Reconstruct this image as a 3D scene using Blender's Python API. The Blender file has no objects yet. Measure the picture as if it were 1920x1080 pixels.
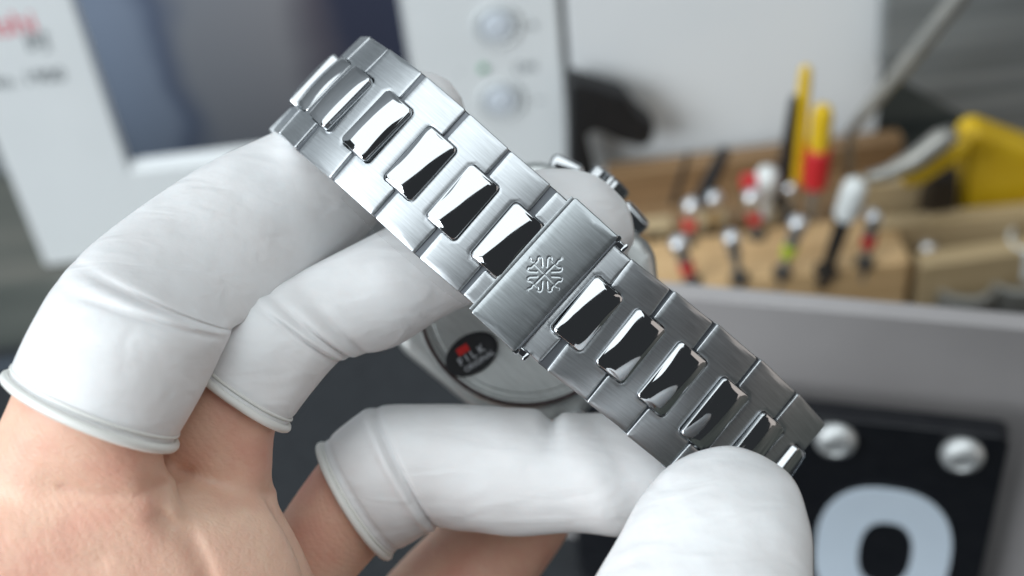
import bpy, bmesh, math, random
import numpy as np
from mathutils import Vector, Matrix
from mathutils.geometry import delaunay_2d_cdt
random.seed(7); np.random.seed(7)
S = 0.001                                   # everything below is written in millimetres
scene = bpy.context.scene
col = scene.collection
R = math.radians

# ------------------------------------------------------------------ camera
FPX = 2637.0                                # focal length in pixels of the 1920 wide photograph
FOC = 180.0                                 # mm to the bracelet
PITCH, ROLL = R(41.2), R(6.8)
CAM = np.array([0.0, 0.0, 300.0])           # 300 mm above the desk (z = 0)
Fw = np.array([0, math.cos(PITCH), -math.sin(PITCH)])
r0 = np.array([1.0, 0, 0]); u0 = np.array([0, math.sin(PITCH), math.cos(PITCH)])
Rt = math.cos(ROLL)*r0 - math.sin(ROLL)*u0
Up = math.cos(ROLL)*u0 + math.sin(ROLL)*r0
MV = Matrix(((Rt[0], Up[0], -Fw[0], CAM[0]+Fw[0]*FOC), (Rt[1], Up[1], -Fw[1], CAM[1]+Fw[1]*FOC),
             (Rt[2], Up[2], -Fw[2], CAM[2]+Fw[2]*FOC), (0, 0, 0, 1)))   # hand frame (mm) -> world (mm)
cam = bpy.data.cameras.new('camera'); camo = bpy.data.objects.new('camera', cam); col.objects.link(camo)
camo.matrix_world = Matrix(((Rt[0], Up[0], -Fw[0], CAM[0]*S), (Rt[1], Up[1], -Fw[1], CAM[1]*S),
                            (Rt[2], Up[2], -Fw[2], CAM[2]*S), (0, 0, 0, 1)))
cam.sensor_width = 36; cam.lens = FPX/1920*36
cam.clip_start = 0.01; cam.clip_end = 30
cam.dof.use_dof = True; cam.dof.focus_distance = 0.180; cam.dof.aperture_fstop = 13.5
scene.camera = camo

# ------------------------------------------------------------------ light
w = bpy.data.worlds.new('World'); scene.world = w; w.use_nodes = True
w.node_tree.nodes['Background'].inputs[0].default_value = (0.86, 0.93, 1, 1)
w.node_tree.nodes['Background'].inputs[1].default_value = 0.042
def area(name, loc, target, sx, sy, power, colr):
    l = bpy.data.lights.new(name, 'AREA'); l.shape = 'RECTANGLE'; l.size = sx; l.size_y = sy
    l.energy = power; l.color = colr
    o = bpy.data.objects.new(name, l); col.objects.link(o); o.location = loc
    o.rotation_euler = (Vector(target)-Vector(loc)).to_track_quat('-Z', 'Y').to_euler()
    return o
area('ceiling_panel', (-0.30, 0.03, 1.20), (-0.30, 0.0301, 0), 1.9, 1.5, 15.5, (0.90, 0.97, 1.0))
area('left_fill_light', (-1.25, -0.65, 0.75), (0, 0.25, 0.10), 1.0, 0.9, 25.0, (0.90, 0.96, 1.0))  # added fill lamp at the front left, no known source there
area('right_fill_light', (1.9, -0.45, 0.50), (0, 0.2, 0.15), 1.5, 1.3, 4.0, (1.0, 0.88, 0.80))  # added warm fill from the right to lift the lower links
scene.view_settings.view_transform = 'Standard'; scene.view_settings.look = 'None'
scene.view_settings.exposure = 0.22; scene.view_settings.gamma = 1
scene.cycles.use_denoising = True
scene.cycles.max_bounces = 8

# ------------------------------------------------------------------ helpers
def V(px, py, z=0.0):                        # a point of the hand frame, z mm nearer than the focus
    k = (FOC - z)/FPX
    return np.array([(px-960)*k, (540-py)*k, z])
def ray(px, py):
    d = Fw + Rt*(px-960)/FPX + Up*(540-py)/FPX
    return d
def hitZ(px, py, z=0.0):
    d = ray(px, py); return CAM + d*((z-CAM[2])/d[2])
def hitY(px, py, y):
    d = ray(px, py); return CAM + d*((y-CAM[1])/d[1])
def hitP(px, py, p, n):
    d = ray(px, py); n = np.array(n, float); return CAM + d*(np.dot(np.array(p)-CAM, n)/np.dot(d, n))

WM = {}
def link(o, M, parent=None):                 # M: world matrix with translation in mm
    M = Matrix(M); M.translation = M.translation*S
    col.objects.link(o)
    if parent is not None:
        o.parent = parent; o.matrix_basis = WM[parent].inverted() @ M
    else:
        o.matrix_basis = M
    WM[o] = M
    return o
def T(x, y=None, z=None):
    return Matrix.Translation(Vector(x) if y is None else Vector((x, y, z)))
def frame(o, x, y, z):
    return Matrix(((x[0], y[0], z[0], o[0]), (x[1], y[1], z[1], o[1]), (x[2], y[2], z[2], o[2]), (0, 0, 0, 1)))
def tag(o, label, cat, group=None, kind=None):
    if label: o['label'] = label
    if cat: o['category'] = cat
    if group: o['group'] = group
    if kind: o['kind'] = kind
    return o
def empty(name, M, label, cat, group=None):
    o = bpy.data.objects.new(name, None); o.empty_display_size = 0.01
    link(o, M); tag(o, label, cat, group); return o
def mk(name, vf, mat, M=None, parent=None, smooth=True, angle=None, wn=True):
    v, f = vf[0], vf[1]
    me = bpy.data.meshes.new(name)
    me.from_pydata([tuple(float(c)*S for c in p) for p in v], [], [tuple(q) for q in f]); me.validate()
    if smooth:
        me.polygons.foreach_set('use_smooth', [True]*len(me.polygons))
        if angle: me.set_sharp_from_angle(angle=R(angle))
    mats = mat if isinstance(mat, (list, tuple)) else [mat]
    for m in mats: me.materials.append(m)
    if len(vf) > 2 and vf[2] is not None: me.polygons.foreach_set('material_index', vf[2])
    o = bpy.data.objects.new(name, me)
    if smooth and wn:
        w_ = o.modifiers.new('normals', 'WEIGHTED_NORMAL'); w_.keep_sharp = True
    link(o, M if M is not None else Matrix.Identity(4), parent)
    return o
def inst(name, me, M, parent=None):
    o = bpy.data.objects.new(name, me); link(o, M, parent); return o
def merge(*parts):
    vs, fs = [], []; n = 0
    for v, f in parts:
        vs += [tuple(p) for p in v]; fs += [tuple(i+n for i in q) for q in f]; n += len(v)
    return vs, fs
def xf(vf, M):
    return [tuple(M @ Vector(p)) for p in vf[0]], vf[1]

def rbox(sx, sy, sz, b=0.4, seg=2, base=True):
    bm = bmesh.new(); bmesh.ops.create_cube(bm, size=1)
    for v in bm.verts:
        v.co = Vector((v.co.x*sx, v.co.y*sy, (v.co.z+(0.5 if base else 0))*sz))
    if b > 0: bmesh.ops.bevel(bm, geom=bm.edges[:], offset=b, segments=seg, affect='EDGES', profile=0.5)
    r = ([tuple(v.co) for v in bm.verts], [tuple(v.index for v in f.verts) for f in bm.faces]); bm.free(); return r
def lathe(prof, n=32, cap=True):             # prof: (r, z) from bottom to top
    v, f = [], []
    for r, z in prof:
        for i in range(n):
            a = 2*math.pi*i/n; v.append((r*math.cos(a), r*math.sin(a), z))
    for k in range(len(prof)-1):
        for i in range(n):
            j = (i+1) % n; f.append((k*n+i, k*n+j, (k+1)*n+j, (k+1)*n+i))
    if cap:
        f.append(tuple(range(n-1, -1, -1))); f.append(tuple((len(prof)-1)*n+i for i in range(n)))
    return v, f
def tube(pts, rad, n=8, closed=False):
    pts = [np.array(p, float) for p in pts]; m = len(pts); v, f = [], []
    ref = None
    for i, p in enumerate(pts):
        a = pts[(i-1) % m] if (closed or i > 0) else p
        b = pts[(i+1) % m] if (closed or i < m-1) else p
        t = (b-a)/max(np.linalg.norm(b-a), 1e-9)
        if ref is None:
            ref = np.array([0, 0, 1.0]) if abs(t[2]) < .9 else np.array([1.0, 0, 0])
        x = ref - t*np.dot(ref, t); x /= np.linalg.norm(x); ref = x; y = np.cross(t, x)
        r = rad[i] if hasattr(rad, '__len__') else rad
        for k in range(n):
            q = 2*math.pi*k/n; v.append(tuple(p + r*(math.cos(q)*x + math.sin(q)*y)))
    for i in range(m if closed else m-1):
        for k in range(n):
            l = (k+1) % n; j = (i+1) % m
            f.append((i*n+k, i*n+l, j*n+l, j*n+k))
    if not closed:
        f.append(tuple(range(n-1, -1, -1))); f.append(tuple((m-1)*n+k for k in range(n)))
    return v, f
def crom(keys, n):                           # Catmull-Rom through the rows of keys
    K = np.array(keys, float); m = len(K); out = []
    for t in np.linspace(0, m-1, n):
        i = min(int(t), m-2); u = t-i
        p0 = K[max(i-1, 0)]; p1 = K[i]; p2 = K[i+1]; p3 = K[min(i+2, m-1)]
        out.append(0.5*((2*p1)+(-p0+p2)*u+(2*p0-5*p1+4*p2-p3)*u*u+(-p0+3*p1-3*p2+p3)*u**3))
    return np.array(out)
def rpoly(corners, seg=5):                   # corners (x, y, r) counter clockwise -> rounded outline
    out = []; n = len(corners)
    for i in range(n):
        p = np.array(corners[i][:2]); a = np.array(corners[i-1][:2]); b = np.array(corners[(i+1) % n][:2]); r = corners[i][2]
        d1 = (a-p)/np.linalg.norm(a-p); d2 = (b-p)/np.linalg.norm(b-p)
        if r <= 0: out.append(p); continue
        ang = math.acos(max(-1, min(1, np.dot(d1, d2)))); l = r/math.tan(ang/2)
        bis = (d1+d2)/np.linalg.norm(d1+d2); c = p+bis*(r/math.sin(ang/2))
        s = p+d1*l-c; e = p+d2*l-c
        a0 = math.atan2(s[1], s[0]); a1 = math.atan2(e[1], e[0]); da = (a1-a0+math.pi) % (2*math.pi)-math.pi
        for k in range(seg+1):
            q = a0+da*k/seg; out.append(c+r*np.array([math.cos(q), math.sin(q)]))
    return np.array(out)
def inset(loop, d):
    n = len(loop); out = []
    for i in range(n):
        t = loop[(i+1) % n]-loop[i-1]; t = t/max(np.linalg.norm(t), 1e-9); out.append(loop[i]+d*np.array([-t[1], t[0]]))
    return np.array(out)
def plate(loop, zf=None, bev=((0, -.25), (.08, -.09), (.22, 0)), thick=2.0, grid=0.5, extra=()):
    """solid plate: outline in (u, v), top height zf(u, v), rounded rim, flat underside"""
    zf = zf or (lambda u, v: 0.0)
    pts, zs, edges = [], [], []
    n = len(loop)
    for d, dz in bev:
        L = inset(loop, d) if d > 0 else loop; b = len(pts)
        for p in L: pts.append(Vector((p[0], p[1]))); zs.append(zf(p[0], p[1])+dz)
        edges += [(b+i, b+(i+1) % n) for i in range(n)]
    lo = loop.min(0); hi = loop.max(0); md = bev[-1][0]+grid*0.45
    gx = np.arange(lo[0]+grid/2, hi[0], grid); gy = np.arange(lo[1]+grid/2, hi[1], grid)
    A = loop; B = np.roll(loop, -1, 0); E = B-A; EL = (E**2).sum(1)+1e-12
    for x in gx:
        for y in gy:
            p = np.array([x, y])
            c = ((A[:, 1] > y) != (B[:, 1] > y)) & (x < E[:, 0]*(y-A[:, 1])/np.where(E[:, 1] == 0, 1e-12, E[:, 1])+A[:, 0])
            if c.sum() % 2 == 0: continue
            t = np.clip(((p-A)*E).sum(1)/EL, 0, 1)
            if np.sqrt((((A+t[:, None]*E)-p)**2).sum(1)).min() < md: continue
            pts.append(Vector((x, y))); zs.append(zf(x, y))
    for x, y in extra:
        t = np.clip(((np.array([x, y])-A)*E).sum(1)/EL, 0, 1)
        if np.sqrt((((A+t[:, None]*E)-np.array([x, y]))**2).sum(1)).min() < md: continue
        pts.append(Vector((x, y))); zs.append(zf(x, y))
    r = delaunay_2d_cdt(pts, edges, [], 1, 1e-5)
    v = [(p.x, p.y, zs[o[0]] if o else 0) for p, o in zip(r[0], r[3])]
    idx = {}
    for i, o in enumerate(r[3]):
        for q in o: idx[q] = i
    f = [tuple(q) if (v[q[1]][0]-v[q[0]][0])*(v[q[2]][1]-v[q[0]][1])-(v[q[1]][1]-v[q[0]][1])*(v[q[2]][0]-v[q[0]][0]) > 0 else tuple(q[::-1]) for q in r[2]]
    b = len(v)
    for i in range(n): v.append((loop[i][0], loop[i][1], -thick))
    for i in range(n):
        j = (i+1) % n; f.append((b+i, b+j, idx[j], idx[i]))
    f.append(tuple(b+i for i in range(n-1, -1, -1)))
    return v, f

# ------------------------------------------------------------------ materials
def mat(name, base=(.5, .5, .5), rough=.5, metal=0.0, spec=.5, **kw):
    m = bpy.data.materials.new(name); m.use_nodes = True
    b = m.node_tree.nodes['Principled BSDF']
    b.inputs['Base Color'].default_value = (*base, 1); b.inputs['Roughness'].default_value = rough
    b.inputs['Metallic'].default_value = metal; b.inputs['Specular IOR Level'].default_value = spec
    for k, x in kw.items(): b.inputs[k.replace('_', ' ')].default_value = x
    return m
def nd(m, t, **kw):
    n = m.node_tree.nodes.new(t)
    for k, x in kw.items(): setattr(n, k, x)
    return n
def coords(m, scale):                        # object coordinates in millimetres, times scale
    t = nd(m, 'ShaderNodeTexCoord'); v = nd(m, 'ShaderNodeVectorMath', operation='MULTIPLY')
    v.inputs[1].default_value = tuple(s*1000 for s in scale)
    m.node_tree.links.new(t.outputs['Object'], v.inputs[0]); return v.outputs[0]
def noise(m, scale, detail=3.0, rough=.5):
    n = nd(m, 'ShaderNodeTexNoise'); n.inputs['Scale'].default_value = 1; n.inputs['Detail'].default_value = detail
    n.inputs['Roughness'].default_value = rough
    m.node_tree.links.new(coords(m, scale), n.inputs['Vector']); return n.outputs['Fac']
def ramp(m, src, stops):
    r = nd(m, 'ShaderNodeValToRGB'); e = r.color_ramp.elements
    while len(e) < len(stops): e.new(0.5)
    for q, (p, c) in zip(e, stops): q.position = p; q.color = (*c, 1) if len(c) == 3 else c
    m.node_tree.links.new(src, r.inputs[0]); return r.outputs[0]
def bump(m, src, dist, strength=1.0, chain=None):
    b = nd(m, 'ShaderNodeBump'); b.inputs['Strength'].default_value = strength; b.inputs['Distance'].default_value = dist*S
    m.node_tree.links.new(src, b.inputs['Height'])
    if chain is not None: m.node_tree.links.new(chain, b.inputs['Normal'])
    return b.outputs[0]
def setin(m, name, src): m.node_tree.links.new(src, m.node_tree.nodes['Principled BSDF'].inputs[name])
def mottled(name, a, b, scale, rough=.5, metal=0., bmp=0., spec=.5, lo=.35, hi=.65, **kw):
    m = mat(name, a, rough, metal, spec, **kw); n = noise(m, scale, 5)
    setin(m, 'Base Color', ramp(m, n, [(lo, a), (hi, b)]))
    if bmp: setin(m, 'Normal', bump(m, n, bmp))
    return m

def brushed(name, base, rough, stre=.5):
    m = mat(name, base, rough, 1.0)
    g1 = noise(m, (.22, 4.6, 2), 3, .7); g2 = noise(m, (.5, 14, 4), 2, .6)
    setin(m, 'Base Color', ramp(m, g1, [(.3, tuple(c*.84 for c in base)), (.7, tuple(min(1, c*1.10) for c in base))]))
    nb = bump(m, g1, .0045, stre); setin(m, 'Normal', bump(m, g2, .0025, stre, nb))
    r = nd(m, 'ShaderNodeMapRange'); r.inputs[3].default_value = rough-.05; r.inputs[4].default_value = rough+.06
    m.node_tree.links.new(g1, r.inputs[0]); setin(m, 'Roughness', r.outputs[0])
    return m
M_brush = brushed('brushed_steel', (.55, .575, .595), .36)
M_cover = brushed('brushed_clasp_steel', (.46, .49, .505), .31)
M_pol = mat('polished_steel', (.53, .545, .56), .035, 1.0)
setin(M_pol, 'Roughness', ramp(M_pol, noise(M_pol, (.8, .8, .8), 4), [(.35, (.03,)*3), (.75, (.075,)*3)]))
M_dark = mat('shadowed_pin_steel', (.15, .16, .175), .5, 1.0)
M_case = brushed('satin_case_steel', (.66, .68, .67), .48, .3)
M_latex = mat('white_latex', (.83, .83, .84), .38, 0, .35, Subsurface_Weight=.25, Subsurface_Scale=.0025)
M_latex.node_tree.nodes['Principled BSDF'].inputs['Subsurface Radius'].default_value = (1, .8, .75)
nb = bump(M_latex, noise(M_latex, (.22, .22, .22), 3), .35, .5)
def wrinkles(m, nb):
    n = nd(m, 'ShaderNodeTexNoise'); n.inputs['Scale'].default_value = 1; n.inputs['Detail'].default_value = 1.5; n.inputs['Distortion'].default_value = .8
    m.node_tree.links.new(coords(m, (.10, .30, .2)), n.inputs['Vector'])
    b = bump(m, n.outputs['Fac'], .7, .45, nb)
    return bump(m, noise(m, (3.5, 3.5, 3.5), 2), .012, .4, b)
setin(M_latex, 'Normal', wrinkles(M_latex, nb))
setin(M_latex, 'Base Color', ramp(M_latex, noise(M_latex, (.12, .12, .12), 3), [(.35, (.78, .77, .77)), (.65, (.83, .83, .835))]))
M_rim = mat('rolled_latex', (.80, .80, .765), .4, 0, .4)
M_skin = mat('skin', (.62, .40, .29), .48, 0, .4, Subsurface_Weight=.35, Subsurface_Scale=.003)
M_skin.node_tree.nodes['Principled BSDF'].inputs['Subsurface Radius'].default_value = (1, .45, .3)
def build_skin(m):
    c = ramp(m, noise(m, (.075, .075, .075), 4, .6), [(.28, (.70, .345, .265)), (.50, (.77, .48, .36)), (.74, (.81, .57, .43))])
    setin(m, 'Base Color', c)
    v = nd(m, 'ShaderNodeTexVoronoi', feature='DISTANCE_TO_EDGE'); v.inputs['Scale'].default_value = 1
    m.node_tree.links.new(coords(m, (1.1, 1.5, 1.3)), v.inputs['Vector'])
    wv = nd(m, 'ShaderNodeTexWave', wave_type='BANDS', bands_direction='DIAGONAL'); wv.inputs['Scale'].default_value = 1
    wv.inputs['Distortion'].default_value = 5; wv.inputs['Detail'].default_value = 2; wv.inputs['Detail Scale'].default_value = .6
    m.node_tree.links.new(coords(m, (.55, .35, .4)), wv.inputs['Vector'])
    b1 = bump(m, v.outputs['Distance'], .11, .6); b2 = bump(m, wv.outputs['Fac'], .034, .5, b1)
    setin(m, 'Normal', bump(m, noise(m, (.5, .5, .5), 4), .25, .5, b2))
build_skin(M_skin)
M_film = bpy.data.materials.new('clear_film'); M_film.use_nodes = True
def build_film(m):
    nt = m.node_tree; nt.nodes.clear(); o = nt.nodes.new('ShaderNodeOutputMaterial'); mx = nt.nodes.new('ShaderNodeMixShader')
    a = nt.nodes.new('ShaderNodeBsdfTransparent'); g = nt.nodes.new('ShaderNodeBsdfGlossy'); g.inputs['Roughness'].default_value = .12
    mx.inputs[0].default_value = .07
    nt.links.new(a.outputs[0], mx.inputs[1]); nt.links.new(g.outputs[0], mx.inputs[2]); nt.links.new(mx.outputs[0], o.inputs[0])
build_film(M_film)

# ================================================================== BIG SETTING: desk, wall
Ydev = hitZ(85, 505, 0)[1]                   # the front of the white machine stands here
Ywall = hitZ(1640, 400, 25)[1]+16+38
print('Y', Ydev, Ywall)
M_desk = mat('dark_laminate', (.06, .065, .06), .45)
setin(M_desk, 'Base Color', ramp(M_desk, noise(M_desk, (.006, .05, .05), 4), [(.3, (.035, .042, .038)), (.5, (.085, .092, .082)), (.72, (.16, .155, .135))]))
M_mat = mottled('slate_mat', (.011, .013, .016), (.020, .023, .027), (.3, .3, .3), .55, bmp=.05)
M_white = mottled('white_painted_board', (.70, .73, .75), (.75, .77, .78), (.01, .01, .01), .5)
M_grey = mottled('grey_wall_paint', (.15, .165, .175), (.19, .20, .21), (.02, .02, .02), .6)
def slab(x0, x1, y0, y1, z0, z1):
    v, f = rbox(x1-x0, y1-y0, z1-z0, 0, 1); return v, f, T((x0+x1)/2, (y0+y1)/2, z0)
v, f, M = slab(-900, 900, -500, Ywall+60, -25, 0)
tag(mk('desk', (v, f), M_desk, M, smooth=False), 'dark grey laminate desk top', None, kind='structure')
v, f, M = slab(-1200, 1200, Ywall+60, Ywall+80, -700, 1600)
tag(mk('wall', (v, f), M_grey, M, smooth=False), 'grey wall behind the desk', None, kind='structure')

# ================================================================== WRISTWATCH
J = {  # joint: (mid px, mid py, half width vector px, angle to the picture plane of the segment that leads to it from the clasp)
 5: (951, 451, (86, -101)), 4: (867, 379, (87, -101)), 3: (788, 307, (88, -99)), 2: (706, 235, (91, -95.5)),
 1: (638, 182, (90, -92.5)), 0: (605, 155, (86, -88)),
 6: (1103, 589, (83, -102)), 7: (1182, 649, (83, -102)), 8: (1260, 711, (85, -103.5)), 9: (1340, 778, (84.5, -106)),
 10: (1410, 841, (84, -107)), 11: (1466, 900, (82, -107))}
ANG = {4: 2, 3: 7, 2: 14, 1: 38, 0: 65, 7: 13, 8: 17, 9: 19, 10: 30, 11: 42}
P3, W3 = {}, {}
def setj(i, prev=None):
    px, py, wv = J[i]
    if prev is None: z = 0.0
    else:
        d = math.hypot(px-J[prev][0], py-J[prev][1])*(FOC-P3[prev][2])/FPX
        z = P3[prev][2]-d*math.tan(R(ANG[i]))
    P3[i] = V(px, py, z); k = (FOC-z)/FPX; W3[i] = np.array([wv[0]*k, -wv[1]*k, 0])
setj(5); setj(6)
for i in (4, 3, 2, 1, 0): setj(i, i+1)
for i in (7, 8, 9, 10, 11): setj(i, i-1)
def nrm(a): return a/np.linalg.norm(a)
watch = empty('wristwatch', MV @ T(P3[5]*.5+P3[6]*.5+np.array([0, 0, -20])),
              'steel wristwatch with clasp side of its bracelet facing up, held in the fingers', 'wristwatch')
PITCHMM, BW = 7.4, 18.1
def hplate(L, Wd, nl, nr, nw=4.46, r=.6, ro=.35):
    """outline of an outer link of length L and width Wd with notches nl / nr deep at its two ends"""
    a, b = L/2, Wd/2; c = []
    c += [(-a, -b, ro), (a, -b, ro)]
    if nr > 0: c += [(a, -nw, .3), (a-nr, -nw, r), (a-nr, nw, r), (a, nw, .3)]
    c += [(a, b, ro), (-a, b, ro)]
    if nl > 0: c += [(-a, nw, .3), (-a+nl, nw, r), (-a+nl, -nw, r), (-a, -nw, .3)]
    return rpoly(c)
def crown(L, Wd, hu, hv): return lambda u, v: -hu*(2*u/L)**2 - hv*(2*abs(v)/Wd)**3
GAP = .75
LL = PITCHMM-GAP
me_outer = None
def plate_frame(a, b, wa, wb):
    o = (a+b)/2; t = nrm(b-a); wv = (wa+wb)/2; wl = np.linalg.norm(wv); wv = nrm(wv - t*np.dot(wv, t)); n = np.cross(t, wv)
    return o, t, wv, n, wl
def place(a, b, wa, wb, n_off=0.0, gap=GAP):
    o, t, wv, n, wl = plate_frame(a, b, wa, wb)
    sc = (np.linalg.norm(b-a)-gap)/LL
    return MV @ frame(o+n*n_off, t*sc, wv*(wl*2/BW), n)
outer_mesh = mk('outer_link', plate(hplate(LL, BW, 2.13, 2.13, 4.6), crown(LL, BW, .21, .20), bev=((0, -.13), (.04, -.045), (.11, 0)), thick=2.3), M_brush,
                place(P3[4], P3[5], W3[4], W3[5]), watch, angle=40, wn=False)
me_outer = outer_mesh.data
for a, b in ((3, 4), (2, 3), (1, 2), (0, 1), (6, 7), (7, 8), (8, 9), (9, 10), (10, 11)):
    inst('outer_link', me_outer, place(P3[a], P3[b], W3[a], W3[b], gap=.42 if a > 5 else (.5 if a == 3 else GAP)), watch)
# polished centre links: pillow with a soft ridge
ca, cb = 4.98, 9.0
def pillow(u, v):
    x, y = abs(2*u/ca), abs(2*v/cb)
    return 1.02 - .50*x**2.1 - .36*y**2.2
me_c = None; me_p = None
def joint_frame(i, tdir, wv, pos, scale_u=1.0):
    n = np.cross(nrm(tdir), nrm(wv)); n = nrm(n); wl = np.linalg.norm(wv); wn = nrm(wv); t = np.cross(wn, n)
    return MV @ frame(pos, t*scale_u, wn*(wl*2/BW), n)
def put_joint(pos, tdir, wv, su=1.0, sink=0.0):
    global me_c, me_p
    M = joint_frame(None, tdir, wv, pos, su) @ T(0, 0, -sink)
    if me_c is None:
        me_c = mk('centre_link', plate(rpoly([(-ca/2, -cb/2, .62), (ca/2, -cb/2, .62), (ca/2, cb/2, .62), (-ca/2, cb/2, .62)], 6), pillow,
                  bev=((0, -.16), (.03, -.06), (.09, -.01), (.16, 0)), thick=2.2, grid=.34), M_pol, M, watch, angle=60, wn=False).data
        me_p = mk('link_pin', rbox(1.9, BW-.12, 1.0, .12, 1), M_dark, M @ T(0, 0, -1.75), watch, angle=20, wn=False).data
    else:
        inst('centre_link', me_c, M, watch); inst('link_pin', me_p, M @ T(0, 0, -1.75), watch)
DEEP = np.array([0, 0, 1.0])
dir0 = nrm(nrm((P3[0]-P3[1])*np.array([1, 1, 0]))*.62-DEEP); dir11 = nrm(nrm((P3[11]-P3[10])*np.array([1, 1, 0]))*.12-DEEP)
for i in (5, 4, 3, 2, 1, 0, 6, 7, 8, 9, 10, 11):
    q0 = P3[i-1] if i not in (0, 6) else (P3[0]+dir0*PITCHMM if i == 0 else P3[6]-nrm(P3[6]-P3[5])*PITCHMM)
    q1 = P3[i+1] if i not in (5, 11) else (P3[11]+dir11*PITCHMM if i == 11 else P3[5]+nrm(P3[6]-P3[5])*PITCHMM)
    put_joint(P3[i], nrm(q1-P3[i])+nrm(P3[i]-q0), W3[i], min(1, np.linalg.norm(q1-P3[i])/PITCHMM) if i not in (5, 11) else .97, .45 if i in (0, 11) else 0)
# the clasp: two stubs and the raised cover
o, t, wv, n, wl = plate_frame(P3[5], P3[6], W3[5], W3[6]); CL = np.linalg.norm(P3[6]-P3[5])
MC = MV @ frame(P3[5], t, wv, n)             # u from joint 5
sw = wl*2
mk('clasp_end_link', plate(hplate(2.9, sw, 2.14, 0, 4.6), crown(3.2, sw, .02, .2), thick=2.3), M_brush, MC @ T(.38+1.45, 0, 0), watch, angle=40)
mk('clasp_end_link', plate(hplate(CL-.38-9.9, sw-.2, 0, 2.14, 4.6), crown(4, sw, .04, .2), thick=2.2), M_brush, MC @ T((CL-.38+9.9)/2, 0, -.15), watch, angle=40)
cw = 7.55; cv = 19.9
def emblem_strokes():
    out = []; k = 1.0
    half = crom([(.30, .95), (.33, 1.55), (.36, 1.95), (.58, 2.2), (.86, 2.08), (.88, 1.76), (1.10, 1.50), (1.30, 1.30)], 18)
    tip = crom([(1.30, 1.30), (1.52, 1.38), (1.72, 1.72), (2.02, 1.84)], 9)
    for sx in (-1, 1):
        for sy in (-1, 1):
            q = np.array([sx, sy])
            out += [np.array([(.04, .04), (.7, .7), (1.3, 1.3)])*q*k, half*q*k, half[:, ::-1]*q*k, (tip if sx*sy > 0 else tip[:, ::-1])*q*k]
    return out
ec = V(1021, 514, 0)-P3[5]; eu, ev = np.dot(ec, t)-(2.72+cw/2), np.dot(ec, wv)
angimg = -math.atan2(t[1], t[0]); er = np.array([[math.cos(angimg), -math.sin(angimg)], [math.sin(angimg), math.cos(angimg)]])
STK = [[er @ np.array(p)+np.array([eu, ev]) for p in st] for st in emblem_strokes()]
SA = np.array([p for st in STK for p in st[:-1]]); SB = np.array([p for st in STK for p in st[1:]]); SE = SB-SA; SEL = (SE**2).sum(1)
def cover_z(u, v):
    z = -.16*(2*u/cw)**2 - .05*(2*abs(v)/cv)**4
    if abs(u-eu) < 3 and abs(v-ev) < 3:
        p = np.array([u, v]); q = np.clip(((p-SA)*SE).sum(1)/SEL, 0, 1); d = np.sqrt((((SA+q[:, None]*SE)-p)**2).sum(1)).min()
        z -= .045*math.exp(-(d/.10)**2)
    return z
gg = np.arange(-2.75, 2.76, .06)
cover = mk('clasp_cover', plate(rpoly([(-cw/2, -cv/2, .35), (cw/2, -cv/2, .35), (cw/2, cv/2, .35), (-cw/2, cv/2, .35)]),
           cover_z, bev=((0, -.16), (.05, -.05), (.13, 0)), thick=1.25, extra=[(eu+x, ev+y) for x in gg for y in gg]), M_cover, MC @ T(2.72+cw/2, 0, .60), watch, angle=35)
mk('cross_emblem', merge(*[tube([(p[0], p[1], cover_z(p[0], p[1])-.012) for p in st], .035, 5) for st in STK]), M_dark, MC @ T(2.72+cw/2, 0, .60), cover)
mk('cover_lip', rbox(.55, cv-.5, .28, .06, 1), M_cover, MC @ T(2.72-.22, 0, .1), watch)
mk('cover_shade_strip', rbox(.5, cv-1.2, .9, .1, 1), M_dark, MC @ T(2.72+cw+.05, 0, -.6), watch)  # dark strip put in for the shade beside the cover's overhang
for s in (-1, 1):
    h = mk('clasp_hook', merge(rbox(1.9, .9, .8, .2, 2), xf(lathe([(.42, 0), (.5, .12), (.5, .7), (.36, .9)], 16), T(-.7, s*.35, .1)),
           xf(rbox(.5, 1.1, 1.1, .14, 2), T(.75, s*.1, .05))), M_pol, MC @ T(2.72+cw+.75, s*(cv/2-.65), -.75), watch, angle=40)
# ---- the case, seen from its back
ES = nrm(np.array([.772, -.636, 0])); EW = np.array([-ES[1], ES[0], 0]); EN = np.array([0, 0, 1.0])
ZC = -34.0
cc = V(985, 558, ZC); MCase = MV @ frame(cc, ES, EW, EN)
def oct_loop(a, b, c, r): return rpoly([(-a+c, -b, r), (a-c, -b, r), (a, -b+c, r), (a, b-c, r), (a-c, b, r), (-a+c, b, r), (-a, b-c, r), (-a, -b+c, r)], 6)
mk('case', plate(oct_loop(18.6, 18.6, 8, 5), lambda u, v: -.5*((u/19)**4+(v/19)**4), bev=((0, -1.6), (.5, -.6), (1.3, 0)), thick=8, grid=2), M_case, MCase @ T(0, 0, -1.2), watch, angle=50)
mk('case_back', lathe([(16.9, -1), (16.9, .25), (16.6, .6), (15.6, .6), (15.4, .2), (14.6, .2), (14.4, .55), (.01, .75)], 72, False), M_case, MCase, watch, angle=35)
mk('bezel', plate(oct_loop(18, 18, 8, 5), bev=((0, -1), (.4, -.3), (1, 0)), thick=2.5, grid=3), M_pol, MCase @ Matrix.Rotation(R(180), 4, 'X') @ T(0, 0, 11.5), watch, angle=50)
mk('back_groove', tube([(16.25*math.cos(q), 16.25*math.sin(q), .55) for q in np.linspace(0, 2*math.pi, 73)[:-1]], .35, 6, True), mat('gasket_dark', (.05, .03, .03), .5), MCase, watch)
def knurl():
    v, f = lathe([(2.6, 0), (3.5, .3), (3.5, 3), (3.1, 3.4), (1.5, 3.5)], 48)
    v = [(x*(1-.06*((i % 48) % 2)), y*(1-.06*((i % 48) % 2)), z) for i, (x, y, z) in enumerate(v)]
    return v, f
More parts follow.
